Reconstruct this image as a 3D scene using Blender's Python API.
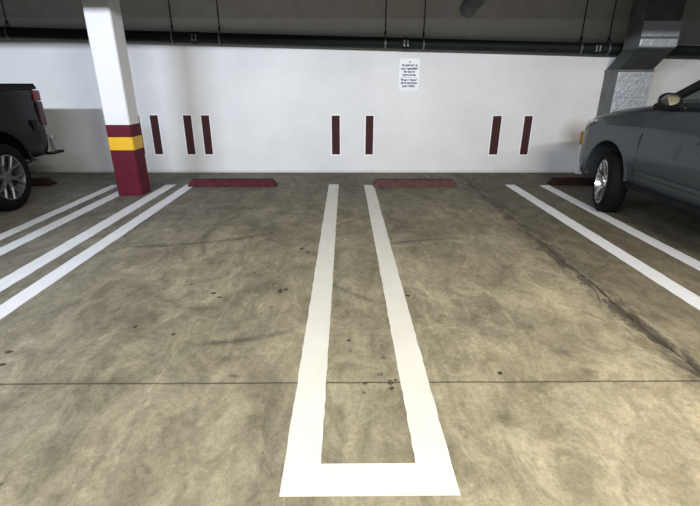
import bpy, bmesh, math, random
from mathutils import Vector, Matrix
random.seed(7)
for o in list(bpy.data.objects): bpy.data.objects.remove(o)
S = bpy.context.scene
COL = S.collection
R = math.radians

# ------------------------------------------------------------------ camera
cam = bpy.data.objects.new('camera', bpy.data.cameras.new('camera')); COL.objects.link(cam)
cam.data.sensor_fit = 'HORIZONTAL'; cam.data.sensor_width = 36.0
cam.data.lens = 437.5 / 700 * 36.0
cam.data.clip_start = .05
def cam_basis(p, yw, r):
    f = Vector((math.sin(yw)*math.cos(p), math.cos(yw)*math.cos(p), -math.sin(p)))
    rt = Vector((math.cos(yw), -math.sin(yw), 0)); up = rt.cross(f)
    rt2 = math.cos(r)*rt + math.sin(r)*up; up2 = -math.sin(r)*rt + math.cos(r)*up
    return rt2, up2, f
rt, up, fw = cam_basis(.372945, .0114833, .0028119)
M = Matrix((rt, up, -fw)).transposed().to_4x4(); M.translation = Vector((0, 0, 1.5))
cam.matrix_world = M
S.camera = cam

# ------------------------------------------------------------------ light and exposure
S.view_settings.view_transform = 'Standard'; S.view_settings.look = 'None'
S.view_settings.gamma = 1; S.view_settings.use_curve_mapping = False
S.view_settings.exposure = 0.0
W = bpy.data.worlds.new('world'); S.world = W; W.use_nodes = True
bg = W.node_tree.nodes['Background']
bg.inputs[0].default_value = (.86, .93, 1, 1); bg.inputs[1].default_value = .16

def area(name, loc, sx, sy, power, color, tilt):
    l = bpy.data.lights.new(name, 'AREA'); l.shape = 'RECTANGLE'; l.size = sx; l.size_y = sy
    l.energy = power; l.color = color
    o = bpy.data.objects.new(name, l); COL.objects.link(o)
    o.location = loc; o.rotation_euler = (R(tilt), 0, 0)
    return o
LY, LZ = -1.2, 3.5
area('ceiling_tube_light', (-5.2, LY, LZ), 2.4, .1, 470, (.76, .85, 1), 68)
area('ceiling_tube_light', (-1.2, LY, LZ), 2.4, .1, 225, (.90, .93, 1), 68)
area('ceiling_tube_light', (2.6, LY, LZ), 2.4, .1, 275, (1, .975, .93), 66)
area('ceiling_tube_light', (2.3, 0, LZ), 1.4, .3, 88, (1, .88, .64), 2)  # added overhead fill that warms and brightens the near right floor

# ------------------------------------------------------------------ materials
def new_mat(name):
    m = bpy.data.materials.new(name); m.use_nodes = True
    return m, m.node_tree.nodes, m.node_tree.links, m.node_tree.nodes['Principled BSDF']
def coords(n, l, scale=(1, 1, 1), rot=0):
    tc = n.new('ShaderNodeTexCoord'); mp = n.new('ShaderNodeMapping')
    mp.inputs['Scale'].default_value = scale; mp.inputs['Rotation'].default_value = (0, 0, rot)
    l.new(tc.outputs['Object'], mp.inputs[0]); return mp.outputs[0]
def noise(n, l, vec, sc, det=4, rough=.55, dist=0):
    t = n.new('ShaderNodeTexNoise'); t.inputs['Scale'].default_value = sc; t.inputs['Detail'].default_value = det
    t.inputs['Roughness'].default_value = rough; t.inputs['Distortion'].default_value = dist
    l.new(vec, t.inputs['Vector']); return t.outputs['Fac']
def ramp(n, l, fac, a, b, ca=(0, 0, 0, 1), cb=(1, 1, 1, 1)):
    r = n.new('ShaderNodeValToRGB'); e = r.color_ramp.elements
    e[0].position = a; e[1].position = b; e[0].color = ca; e[1].color = cb
    l.new(fac, r.inputs[0]); return r.outputs[0]
def mix(n, l, fac, a, b, mode='MIX'):
    x = n.new('ShaderNodeMix'); x.data_type = 'RGBA'; x.blend_type = mode
    for s, v in ((x.inputs[0], fac), (x.inputs[6], a), (x.inputs[7], b)):
        if isinstance(v, (int, float)): s.default_value = v
        elif isinstance(v, tuple): s.default_value = v if len(v) == 4 else v + (1,)
        else: l.new(v, s)
    return x.outputs[2]
def mth(n, l, op, a, b=None, c=None, clamp=False):
    x = n.new('ShaderNodeMath'); x.operation = op; x.use_clamp = clamp
    for i, v in enumerate((a, b, c)):
        if v is None: continue
        if isinstance(v, (int, float)): x.inputs[i].default_value = v
        else: l.new(v, x.inputs[i])
    return x.outputs[0]
def bump(n, l, h, p, st=.2, d=.01):
    b = n.new('ShaderNodeBump'); b.inputs['Strength'].default_value = st; b.inputs['Distance'].default_value = d
    l.new(h, b.inputs['Height']); l.new(b.outputs[0], p.inputs['Normal'])
def simple(name, col, rough=.6, metal=0, var=.08, sc=6, bmp=0, coat=0, spec=None, stretch=(1, 1, 1)):
    m, n, l, p = new_mat(name)
    v = coords(n, l, stretch); f = noise(n, l, v, sc)
    a = tuple(c*(1-var) for c in col); b = tuple(min(1, c*(1+var)) for c in col)
    l.new(mix(n, l, ramp(n, l, f, .3, .7), a, b), p.inputs['Base Color'])
    p.inputs['Roughness'].default_value = rough; p.inputs['Metallic'].default_value = metal
    p.inputs['Coat Weight'].default_value = coat
    if spec is not None: p.inputs['Specular IOR Level'].default_value = spec
    if bmp: bump(n, l, noise(n, l, v, sc*12), p, bmp, .004)
    return m

# concrete floor; STAINS: x, y, half width, half length, strength
STAINS = [(.41, 3.35, .018, .022, .95), (.47, 2.95, .026, .02, .95), (-1.0, 3.0, .028, .022, .95), (-.94, 2.93, .03, .02, .9), (-.5, 3.03, .022, .05, .85), (-.46, 3.06, .02, .03, .8),
          (.24, 1.93, .02, .03, .8), (.27, 1.95, .012, .014, .9), (-.42, 3.95, .03, .03, .85), (-.35, 3.85, .022, .025, .85), (-2.0, 2.23, .03, .02, .9), (-1.95, 2.1, .03, .02, .9), (0.02, 2.34, .018, .016, .95),
          (-.61, 1.99, .05, .02, .7), (-.70, 2.15, .10, .05, .45), (-1.3, 1.95, .16, .07, .35), (.75, 1.66, .10, .16, .4), (1.28, 2.2, .10, .07, .45), (1.35, 2.02, .05, .04, .6), (1.18, 2.5, .07, .09, .4),
          (-.95, 2.75, .25, .12, .3), (-1.4, 5.4, .5, .12, .35), (-.9, 4.6, .3, .2, .28), (.95, 4.4, .3, .25, .28), (1.1, 3.3, .12, .10, .35)]
def floor_mat():
    m, n, l, p = new_mat('concrete_floor')
    v = coords(n, l)
    sep = n.new('ShaderNodeSeparateXYZ'); l.new(v, sep.inputs[0]); X, Y = sep.outputs[0], sep.outputs[1]
    vs = coords(n, l, (1, .28, 1), R(3))
    big = noise(n, l, v, .8, 5, .6, .4)
    mid = noise(n, l, vs, 3.2, 8, .65, .6)
    fine = noise(n, l, v, 60, 5, .7); grit0 = noise(n, l, v, 22, 6, .7)
    c = mix(n, l, ramp(n, l, big, .35, .66), (.205, .182, .120), (.335, .298, .196))
    c = mix(n, l, ramp(n, l, mid, .38, .60), mix(n, l, .38, c, (.100, .086, .058)), c)
    # pale scuffed scratches running with the lanes
    vst = coords(n, l, (2.2, .22, 1), R(-7))
    scr = noise(n, l, vst, 5, 7, .75, 1.0)
    c = mix(n, l, mth(n, l, 'MULTIPLY', ramp(n, l, scr, .56, .72), .38), c, (.46, .415, .29))
    scr2 = noise(n, l, coords(n, l, (1.6, .5, 1), R(24)), 5, 7, .7, .8)
    c = mix(n, l, mth(n, l, 'MULTIPLY', ramp(n, l, scr2, .52, .70), .38), c, (.10, .09, .066))
    # paler worn concrete in the right stall
    pw = mth(n, l, 'MULTIPLY', mth(n, l, 'MULTIPLY', mth(n, l, 'SUBTRACT', mth(n, l, 'ADD', X, big), .75), 1.1, clamp=True),
             mth(n, l, 'MULTIPLY', mth(n, l, 'SUBTRACT', 5.2, mth(n, l, 'ADD', Y, big)), .33, clamp=True))
    c = mix(n, l, mth(n, l, 'MULTIPLY', pw, .42), c, (.50, .43, .29))
    # dirty bay beyond the lengthwise joint on the right
    wob = mth(n, l, 'MULTIPLY', mth(n, l, 'SUBTRACT', noise(n, l, v, 1.7, 5, .6), .5), .35)
    xr = mth(n, l, 'ADD', X, wob)
    right = mth(n, l, 'SMOOTHSTEP', xr, 1.93, 2.06) if False else ramp(n, l, mth(n, l, 'MULTIPLY', mth(n, l, 'SUBTRACT', xr, 1.90), 4, clamp=True), 0, 1)
    back = mth(n, l, 'MULTIPLY', mth(n, l, 'SUBTRACT', Y, 1.9), 1.5, clamp=True)
    c = mix(n, l, mth(n, l, 'MULTIPLY', mth(n, l, 'MULTIPLY', right, back), .58), c, (.090, .074, .052))
    # grime patches in the stalls
    g = ramp(n, l, noise(n, l, v, 1.25, 6, .62, .9), .50, .68)
    c = mix(n, l, mth(n, l, 'MULTIPLY', g, .55), c, (.105, .095, .068))
    # darker toward the wall, greyer toward the left side
    yw = mth(n, l, 'MULTIPLY', mth(n, l, 'SUBTRACT', mth(n, l, 'ADD', Y, mth(n, l, 'MULTIPLY', wob, 4)), 3.2), .26, clamp=True)
    c = mix(n, l, mth(n, l, 'MULTIPLY', yw, .50), c, (.085, .082, .076))
    lf = mth(n, l, 'MULTIPLY', mth(n, l, 'SUBTRACT', -1.2, mth(n, l, 'ADD', X, mth(n, l, 'MULTIPLY', wob, 3))), .7, clamp=True)
    c = mix(n, l, mth(n, l, 'MULTIPLY', lf, .5), c, (.165, .158, .145))
    # tyre arcs
    def arc(cx, cy, r, w, x0, x1, k):
        dx = mth(n, l, 'SUBTRACT', X, cx); dy = mth(n, l, 'SUBTRACT', Y, cy)
        d = mth(n, l, 'SQRT', mth(n, l, 'ADD', mth(n, l, 'MULTIPLY', dx, dx), mth(n, l, 'MULTIPLY', dy, dy)))
        d = mth(n, l, 'ADD', d, mth(n, l, 'MULTIPLY', wob, .15))
        e = mth(n, l, 'SUBTRACT', 1, mth(n, l, 'DIVIDE', mth(n, l, 'ABSOLUTE', mth(n, l, 'SUBTRACT', d, r)), w), clamp=True)
        a = mth(n, l, 'MULTIPLY', mth(n, l, 'SUBTRACT', X, x0), 5, clamp=True)
        b = mth(n, l, 'MULTIPLY', mth(n, l, 'SUBTRACT', x1, X), 5, clamp=True)
        return mth(n, l, 'MULTIPLY', mth(n, l, 'MULTIPLY', e, mth(n, l, 'MULTIPLY', a, b)), k)
    brk = ramp(n, l, noise(n, l, v, 5, 5, .6), .28, .52)
    for A in ((-1.0, 3.75, 1.45, .045, -1.0, -.28, .8), (.9, 6.0, 2.2, .05, -.25, .9, .0), (1.35, 1.75, 2.5, .05, .3, 1.3, .75), (.9, 3.9, 1.25, .04, -.3, .35, .6),
              (-2.2, 6.6, 2.6, .05, -2.2, -.6, .7), (-.1, 4.4, 1.35, .05, -1.9, -1.1, .6)):
        if A[6] == 0: continue
        c = mix(n, l, mth(n, l, 'MULTIPLY', arc(*A), brk), c, (.07, .062, .048))
    # joints
    jw = mth(n, l, 'MULTIPLY', mth(n, l, 'SUBTRACT', noise(n, l, v, 9, 4, .6), .5), .012)
    jy = mth(n, l, 'ABSOLUTE', mth(n, l, 'ADD', mth(n, l, 'SUBTRACT', Y, 1.93), jw))
    jyh = mth(n, l, 'SUBTRACT', 1, mth(n, l, 'DIVIDE', jy, .009), clamp=True)
    jx = mth(n, l, 'ABSOLUTE', mth(n, l, 'ADD', mth(n, l, 'SUBTRACT', X, 1.97), mth(n, l, 'MULTIPLY', wob, .35)))
    jxh = mth(n, l, 'MULTIPLY', mth(n, l, 'SUBTRACT', 1, mth(n, l, 'DIVIDE', jx, .014), clamp=True), .8)
    jxd = mth(n, l, 'MULTIPLY', mth(n, l, 'MULTIPLY', mth(n, l, 'SUBTRACT', 1, mth(n, l, 'DIVIDE', jx, .20), clamp=True), ramp(n, l, noise(n, l, coords(n, l, (1, .35, 1)), 9, 7, .75, .6), .38, .56)), 1.3, clamp=True)
    c = mix(n, l, jxd, c, (.085, .074, .055))
    c = mix(n, l, mth(n, l, 'MAXIMUM', mth(n, l, 'MULTIPLY', jyh, .95), jxh), c, (.03, .025, .018))
    # oil drips and gum: scattered spots
    vo = n.new('ShaderNodeTexVoronoi'); vo.inputs['Scale'].default_value = 3.1; l.new(v, vo.inputs['Vector'])
    vs1 = mth(n, l, 'SUBTRACT', mth(n, l, 'ADD', .065, mth(n, l, 'MULTIPLY', mth(n, l, 'SUBTRACT', fine, .5), .09)), vo.outputs['Distance'])
    spot = mth(n, l, 'MULTIPLY', vs1, 40, clamp=True)
    sepc = n.new('ShaderNodeSeparateColor'); l.new(vo.outputs['Color'], sepc.inputs[0])
    spot = mth(n, l, 'MULTIPLY', spot, mth(n, l, 'GREATER_THAN', sepc.outputs[0], .60))
    c = mix(n, l, mth(n, l, 'MULTIPLY', spot, .9), c, (.03, .026, .02))
    vo2 = n.new('ShaderNodeTexVoronoi'); vo2.inputs['Scale'].default_value = 13; l.new(v, vo2.inputs['Vector'])
    sp2 = n.new('ShaderNodeSeparateColor'); l.new(vo2.outputs['Color'], sp2.inputs[0])
    s2 = mth(n, l, 'MULTIPLY', mth(n, l, 'SUBTRACT', mth(n, l, 'MULTIPLY', mth(n, l, 'SUBTRACT', sp2.outputs[1], .72), .85), vo2.outputs['Distance']), 18, clamp=True)
    c = mix(n, l, mth(n, l, 'MULTIPLY', mth(n, l, 'MULTIPLY', s2, ramp(n, l, big, .42, .56)), .85), c, (.045, .038, .028))
    s3 = mth(n, l, 'MULTIPLY', mth(n, l, 'SUBTRACT', mth(n, l, 'MULTIPLY', mth(n, l, 'SUBTRACT', sp2.outputs[2], .80), .8), vo2.outputs['Distance']), 14, clamp=True)
    c = mix(n, l, mth(n, l, 'MULTIPLY', s3, .22), c, (.50, .45, .34))
    fw_ = mth(n, l, 'MULTIPLY', mth(n, l, 'SUBTRACT', grit0, .5), 1.1)
    for (px, py, rx, ry, k) in STAINS:
        ex = mth(n, l, 'DIVIDE', mth(n, l, 'SUBTRACT', X, px), rx); ey = mth(n, l, 'DIVIDE', mth(n, l, 'SUBTRACT', Y, py), ry)
        dd = mth(n, l, 'SQRT', mth(n, l, 'ADD', mth(n, l, 'MULTIPLY', ex, ex), mth(n, l, 'MULTIPLY', ey, ey)))
        ss = mth(n, l, 'MULTIPLY', mth(n, l, 'SUBTRACT', mth(n, l, 'ADD', 1, fw_), dd), 2.5 if k > .7 else 1.0, clamp=True)
        c = mix(n, l, mth(n, l, 'MULTIPLY', ss, k), c, (.035, .029, .022))
    pit = ramp(n, l, noise(n, l, v, 30, 5, .7), .60, .68)
    c = mix(n, l, mth(n, l, 'MULTIPLY', pit, .5), c, (.10, .09, .065))
    grit = noise(n, l, v, 26, 12, .95, .3)
    c = mix(n, l, ramp(n, l, grit, .38, .62), mix(n, l, 1.0, c, (.66, .655, .64), 'MULTIPLY'), mix(n, l, 1.0, c, (1.30, 1.295, 1.29), 'MULTIPLY'))
    blot = noise(n, l, coords(n, l, (1, .62, 1), R(-20)), 4.5, 9, .72, 1.2)
    c = mix(n, l, ramp(n, l, blot, .40, .60), mix(n, l, 1.0, c, (.74, .73, .72), 'MULTIPLY'), mix(n, l, 1.0, c, (1.16, 1.16, 1.16), 'MULTIPLY'))
    l.new(c, p.inputs['Base Color'])
    p.inputs['Roughness'].default_value = .75; p.inputs['Specular IOR Level'].default_value = .2
    h = mth(n, l, 'SUBTRACT', mth(n, l, 'ADD', mth(n, l, 'MULTIPLY', fine, .9), mid), mth(n, l, 'MULTIPLY', jyh, 2))
    bump(n, l, h, p, .28, .008)
    return m
def wall_mat():
    m, n, l, p = new_mat('painted_white_wall')
    v = coords(n, l)
    sep = n.new('ShaderNodeSeparateXYZ'); l.new(v, sep.inputs[0]); X, Z = sep.outputs[0], sep.outputs[2]
    f = noise(n, l, v, 1.1, 5, .6)
    c = mix(n, l, ramp(n, l, f, .3, .7), (.70, .70, .695), (.80, .80, .80))
    # brown stain beside the duct, faint shadow painted low on the right, dirt at the foot
    dx = mth(n, l, 'DIVIDE', mth(n, l, 'SUBTRACT', X, 4.0), .34); dz = mth(n, l, 'DIVIDE', mth(n, l, 'SUBTRACT', Z, .60), .30)
    d = mth(n, l, 'SQRT', mth(n, l, 'ADD', mth(n, l, 'MULTIPLY', dx, dx), mth(n, l, 'MULTIPLY', dz, dz)))
    st = mth(n, l, 'SUBTRACT', mth(n, l, 'ADD', 1.1, mth(n, l, 'MULTIPLY', mth(n, l, 'SUBTRACT', f, .5), 1.2)), d, clamp=True)
    st = mth(n, l, 'MULTIPLY', st, mth(n, l, 'GREATER_THAN', Z, .31))
    c = mix(n, l, mth(n, l, 'MULTIPLY', st, .8), c, (.27, .22, .17))
    low = mth(n, l, 'MULTIPLY', mth(n, l, 'MULTIPLY', mth(n, l, 'SUBTRACT', .40, mth(n, l, 'ADD', Z, mth(n, l, 'MULTIPLY', mth(n, l, 'SUBTRACT', f, .5), .12))), 12, clamp=True),
              mth(n, l, 'MULTIPLY', mth(n, l, 'SUBTRACT', X, 1.4), .8, clamp=True))
    c = mix(n, l, mth(n, l, 'MULTIPLY', low, .16), c, (.45, .41, .34))
    ft = mth(n, l, 'MULTIPLY', mth(n, l, 'SUBTRACT', .05, mth(n, l, 'ADD', Z, mth(n, l, 'MULTIPLY', mth(n, l, 'SUBTRACT', noise(n, l, v, 8, 4), .5), .06))), 25, clamp=True)
    c = mix(n, l, mth(n, l, 'MULTIPLY', ft, .35), c, (.3, .28, .24))
    l.new(c, p.inputs['Base Color']); p.inputs['Roughness'].default_value = .55
    p.inputs['Specular IOR Level'].default_value = .3
    bump(n, l, noise(n, l, v, 45, 4), p, .12, .004)
    return m
def line_mat(name, col, wear=.35):
    m, n, l, p = new_mat(name)
    v = coords(n, l)
    a = ramp(n, l, noise(n, l, v, 30, 6, .75), .60, .72)
    b = ramp(n, l, noise(n, l, v, 2.3, 4, .6), .40, .62)
    ym = noise(n, l, v, 4, 4)
    c = mix(n, l, ramp(n, l, ym, .3, .7), tuple(x*.93 for x in col), col)
    c = mix(n, l, mth(n, l, 'MULTIPLY', mth(n, l, 'MULTIPLY', a, b), wear), c, (.22, .20, .15))
    sm = ramp(n, l, noise(n, l, coords(n, l, (1.5, .5, 1), .4), 3, 6, .7), .52, .72)
    c = mix(n, l, mth(n, l, 'MULTIPLY', sm, .22), c, (.36, .33, .27))
    l.new(c, p.inputs['Base Color']); p.inputs['Roughness'].default_value = .6
    bump(n, l, noise(n, l, v, 50, 4), p, .15, .003)
    return m
def foil_mat():
    m, n, l, p = new_mat('crinkled_foil')
    v = coords(n, l)
    vo = n.new('ShaderNodeTexVoronoi'); vo.inputs['Scale'].default_value = 26; l.new(v, vo.inputs['Vector'])
    f = noise(n, l, coords(n, l, (.5, 1, 4)), 6, 8, .75, .3)
    l.new(mix(n, l, ramp(n, l, f, .3, .7), (.46, .48, .53), (.80, .84, .92)), p.inputs['Base Color'])
    p.inputs['Metallic'].default_value = .55; p.inputs['Roughness'].default_value = .40
    bump(n, l, mth(n, l, 'ADD', f, mth(n, l, 'MULTIPLY', vo.outputs['Distance'], .15)), p, .35, .02)
    return m
def glass_mat(name, tint, alpha):
    m, n, l, p = new_mat(name)
    f = noise(n, l, coords(n, l), 2)
    l.new(mix(n, l, f, tint, tuple(x*1.1 for x in tint)), p.inputs['Base Color'])
    p.inputs['Roughness'].default_value = .03; p.inputs['Alpha'].default_value = alpha
    p.inputs['Specular IOR Level'].default_value = .6
    return m
MT = dict(
    floor=floor_mat(), wall=wall_mat(),
    ceiling=simple('ceiling_concrete', (.30, .295, .28), .85, bmp=.3),
    beam=simple('grey_beam_concrete', (.60, .585, .57), .85, bmp=.3),
    line=line_mat('white_line_paint', (.62, .595, .52)),
    cool_line=line_mat('old_white_line_paint', (.72, .725, .73), .5),
    maroon=simple('maroon_paint', (.100, .010, .020), .6, spec=.15, bmp=.15, var=.12),
    mark=simple('wall_mark_paint', (.058, .023, .025), .75, spec=.12, bmp=.15, var=.12, sc=9),
    halo=simple('sharpening_halo_white', (.92, .92, .92), .5),
    stopm=simple('maroon_stop_paint', (.072, .019, .024), .8, spec=.1, bmp=.3, var=.3, sc=14),
    stopb=simple('faded_brown_stop_paint', (.095, .046, .040), .8, spec=.1, bmp=.3, var=.3, sc=14),
    stopd=simple('shaded_stop_paint', (.030, .014, .013), .8, spec=.1, bmp=.3, var=.3, sc=14),  # shadow beside the vehicles is put into this stop colour
    yellow=simple('yellow_paint', (.74, .43, .012), .45, bmp=.1),
    oldyellow=simple('worn_yellow_paint', (.34, .20, .03), .7, var=.3),
    white=simple('column_white_paint', (.74, .74, .74), .5, bmp=.12, var=.03),
    pipe=simple('black_iron_pipe', (.010, .014, .015), .6, spec=.25, var=.3, bmp=.1),
    rod=simple('dark_steel_rod', (.03, .03, .03), .5, .6),
    zinc=simple('zinc_plated_steel', (.22, .22, .21), .5, .6, var=.3, sc=30),
    grey_pipe=simple('dark_grey_insulation', (.055, .062, .062), .8, bmp=.4, var=.3, sc=12),
    duct=simple('dull_duct_metal', (.15, .155, .155), .55, .35, var=.2, bmp=.2),
    ductdark=simple('shaded_duct_face', (.045, .05, .05), .6, var=.2, bmp=.2),  # shade of the downward-facing offset, put into its colour
    foil=foil_mat(),
    sign=simple('sign_white_plastic', (.86, .89, .92), .35, var=.01),
    ink=simple('navy_sign_ink', (.02, .03, .07), .5),
    truck=simple('black_truck_paint', (.003, .0038, .0045), .22, 0, coat=0, spec=.12),
    suv=simple('grey_metallic_car_paint', (.066, .075, .080), .36, .4, coat=.25, spec=.3, var=.04),
    suv_dark=simple('black_satin_trim', (.008, .009, .010), .4, spec=.3),
    rubber=simple('tyre_rubber', (.005, .005, .005), .8, spec=.12, bmp=.3, sc=20),
    plastic=simple('black_plastic', (.006, .006, .007), .6, spec=.2, bmp=.1),
    cover=simple('black_vinyl_cover', (.006, .006, .007), .6, spec=.15, bmp=.3, sc=25),
    chrome=simple('chrome', (.80, .81, .83), .12, 1, var=.03),
    dimchrome=simple('weathered_chrome', (.34, .35, .36), .25, .9, var=.1),
    alloy=simple('bright_alloy', (.75, .76, .78), .22, 1, var=.05),
    greyalloy=simple('machined_grey_alloy', (.15, .152, .155), .45, .7, var=.15),
    dark=simple('wheel_well_black', (.008, .008, .008), .9),
    redlens=simple('red_lamp_lens', (.13, .010, .014), .3, coat=.2),
    darkred=simple('dark_red_lamp_lens', (.035, .005, .007), .3, coat=.2),
    lens=simple('clear_headlamp_lens', (.62, .64, .64), .12, .5, coat=.8, var=.3, sc=25),
    glass=glass_mat('tinted_car_glass', (.03, .04, .042), .38),
    dglass=glass_mat('dark_car_glass', (.008, .009, .01), .93),
    mirror=simple('mirror_glass', (.85, .93, .93), .04, 1, var=.01),
    seat=simple('charcoal_seat_fabric', (.03, .03, .032), .9, bmp=.3, sc=30),
    interior=simple('dark_interior_plastic', (.02, .02, .021), .7),
)

# ------------------------------------------------------------------ mesh helpers
def add_box(bm, x0, x1, y0, y1, z0, z1, bev=0):
    r = bmesh.ops.create_cube(bm, size=1); vs = r['verts']
    for v in vs: v.co = Vector(((x0+x1)/2 + v.co.x*(x1-x0), (y0+y1)/2 + v.co.y*(y1-y0), (z0+z1)/2 + v.co.z*(z1-z0)))
    if bev:
        es = list({e for v in vs for e in v.link_edges})
        bmesh.ops.bevel(bm, geom=es, offset=bev, segments=2, affect='EDGES', profile=.6)
    return vs
def frame_from(d):
    d = d.normalized(); a = Vector((0, 0, 1)) if abs(d.z) < .9 else Vector((1, 0, 0))
    u = d.cross(a).normalized(); return u, d.cross(u).normalized()
def add_tube(bm, pts, r, seg=16, caps=True):
    pts = [Vector(p) for p in pts]; rings = []
    for i, p in enumerate(pts):
        if i == 0: d = pts[1]-pts[0]
        elif i == len(pts)-1: d = pts[-1]-pts[-2]
        else: d = (pts[i+1]-p).normalized()+(p-pts[i-1]).normalized()
        if i == 0: u, w = frame_from(d)
        else:
            d = d.normalized(); u = (u - d*u.dot(d)).normalized(); w = d.cross(u)
        rr = r[i] if isinstance(r, (list, tuple)) else r
        rings.append([bm.verts.new(p + rr*(math.cos(2*math.pi*k/seg)*u + math.sin(2*math.pi*k/seg)*w)) for k in range(seg)])
    for a, b in zip(rings, rings[1:]):
        for k in range(seg): bm.faces.new((a[k], a[(k+1) % seg], b[(k+1) % seg], b[k]))
    if caps: bm.faces.new(rings[0][::-1]); bm.faces.new(rings[-1])
def add_lathe(bm, prof, axis='x', seg=48, closed=False):
    rings = []
    for (a, r) in prof:
        ring = []
        for k in range(seg):
            t = 2*math.pi*k/seg
            ring.append(bm.verts.new((a, r*math.cos(t), r*math.sin(t)) if axis == 'x' else (r*math.cos(t), r*math.sin(t), a)))
        rings.append(ring)
    pairs = list(zip(rings, rings[1:]))
    if closed: pairs.append((rings[-1], rings[0]))
    for a, b in pairs:
        for k in range(seg): bm.faces.new((a[k], a[(k+1) % seg], b[(k+1) % seg], b[k]))
    if not closed:
        bm.faces.new(rings[0][::-1]); bm.faces.new(rings[-1])
def add_prism(bm, poly, d0, d1, axis='x'):
    def P(a, b, d): return (d, a, b) if axis == 'x' else ((a, d, b) if axis == 'y' else (a, b, d))
    A = [bm.verts.new(P(a, b, d0)) for a, b in poly]; B = [bm.verts.new(P(a, b, d1)) for a, b in poly]
    N = len(poly)
    for i in range(N): bm.faces.new((A[i], A[(i+1) % N], B[(i+1) % N], B[i]))
    bm.faces.new(A[::-1]); bm.faces.new(B)
def loft(bm, rings, closed=False):
    V = [[bm.verts.new(p) for p in ring] for ring in rings]
    for a, b in zip(V, V[1:]):
        N = len(a)
        for k in range(N if closed else N-1): bm.faces.new((a[k], a[(k+1) % N], b[(k+1) % N], b[k]))
    if closed: bm.faces.new(V[0][::-1]); bm.faces.new(V[-1])
def patch(bm, c00, c10, c11, c01, nu=8, nv=8, bulge=0, thick=.006):
    c00, c10, c11, c01 = map(Vector, (c00, c10, c11, c01))
    nrm = (c10-c00).cross(c01-c00).normalized()
    def pt(u, v, o):
        p = (1-u)*(1-v)*c00 + u*(1-v)*c10 + u*v*c11 + (1-u)*v*c01
        return p + nrm*(bulge*(4*u*(1-u))*(4*v*(1-v))**.5 + o)
    T = [[bm.verts.new(pt(i/nu, j/nv, 0)) for j in range(nv+1)] for i in range(nu+1)]
    B = [[bm.verts.new(pt(i/nu, j/nv, -thick)) for j in range(nv+1)] for i in range(nu+1)]
    for i in range(nu):
        for j in range(nv):
            bm.faces.new((T[i][j], T[i+1][j], T[i+1][j+1], T[i][j+1]))
            bm.faces.new((B[i][j], B[i][j+1], B[i+1][j+1], B[i+1][j]))
    for i in range(nu):
        bm.faces.new((T[i][0], B[i][0], B[i+1][0], T[i+1][0])); bm.faces.new((T[i][nv], T[i+1][nv], B[i+1][nv], B[i][nv]))
    for j in range(nv):
        bm.faces.new((T[0][j], T[0][j+1], B[0][j+1], B[0][j])); bm.faces.new((T[nu][j], B[nu][j], B[nu][j+1], T[nu][j+1]))
def obj(name, bm, mat, parent=None, smooth=False, loc=None, rot=None):
    bmesh.ops.recalc_face_normals(bm, faces=bm.faces)
    me = bpy.data.meshes.new(name); bm.to_mesh(me); bm.free()
    me.materials.append(MT[mat] if isinstance(mat, str) else mat)
    if smooth:
        for p in me.polygons: p.use_smooth = True
        me.set_sharp_from_angle(angle=R(smooth if smooth is not True else 40))
    o = bpy.data.objects.new(name, me); COL.objects.link(o)
    if parent: o.parent = parent
    if loc: o.location = loc
    if rot: o.rotation_euler = rot
    return o
def tag(o, label, cat, group=None):
    o['label'] = label; o['category'] = cat
    if group: o['group'] = group
    return o
def thing(name, label, cat, loc=(0, 0, 0), rotz=0, group=None):
    o = bpy.data.objects.new(name, None); COL.objects.link(o); o.location = loc; o.rotation_euler = (0, 0, rotz)
    o.empty_display_size = .1
    return tag(o, label, cat, group)
def struct(name, bm, mat, **k):
    o = obj(name, bm, mat, **k); o['kind'] = 'structure'; return o
def boolean_cut(o, cutbm):
    c = obj('cutter', cutbm, 'dark'); md = o.modifiers.new('b', 'BOOLEAN'); md.object = c; md.operation = 'DIFFERENCE'; md.solver = 'EXACT'
    bpy.context.view_layer.update()
    dg = bpy.context.evaluated_depsgraph_get(); me = bpy.data.meshes.new_from_object(o.evaluated_get(dg))
    o.modifiers.clear(); old = o.data; o.data = me; bpy.data.meshes.remove(old); bpy.data.objects.remove(c)
    for p in me.polygons: p.use_smooth = True; p.material_index = 0
    me.set_sharp_from_angle(angle=R(32))
def dup(root, loc, label=None, group=None):
    r = root.copy(); COL.objects.link(r); r.location = loc
    if label: r['label'] = label
    if group: r['group'] = group
    for ch in list(root.children):
        c = ch.copy(); COL.objects.link(c); c.parent = r
        for g in ch.children:
            d = g.copy(); COL.objects.link(d); d.parent = c
    return r

# ------------------------------------------------------------------ setting
D = 7.755
bm = bmesh.new(); add_box(bm, -14, 14, -10, D+.3, -.3, 0); struct('floor', bm, 'floor')
bm = bmesh.new(); add_box(bm, -14, 14, D, D+.3, 0, 3.6); struct('wall_back', bm, 'wall')
bm = bmesh.new(); add_box(bm, -14, 14, -10, D+.3, 3.6, 3.9); struct('ceiling', bm, 'ceiling')
bm = bmesh.new(); add_box(bm, -14, 14, D-.035, D, 2.43, 3.6, .006); struct('trim_1', bm, 'beam')
bm = bmesh.new(); add_box(bm, -14, 14, 2.85, 3.25, 2.83, 3.6, .01); struct('trim_2', bm, 'beam')

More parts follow.
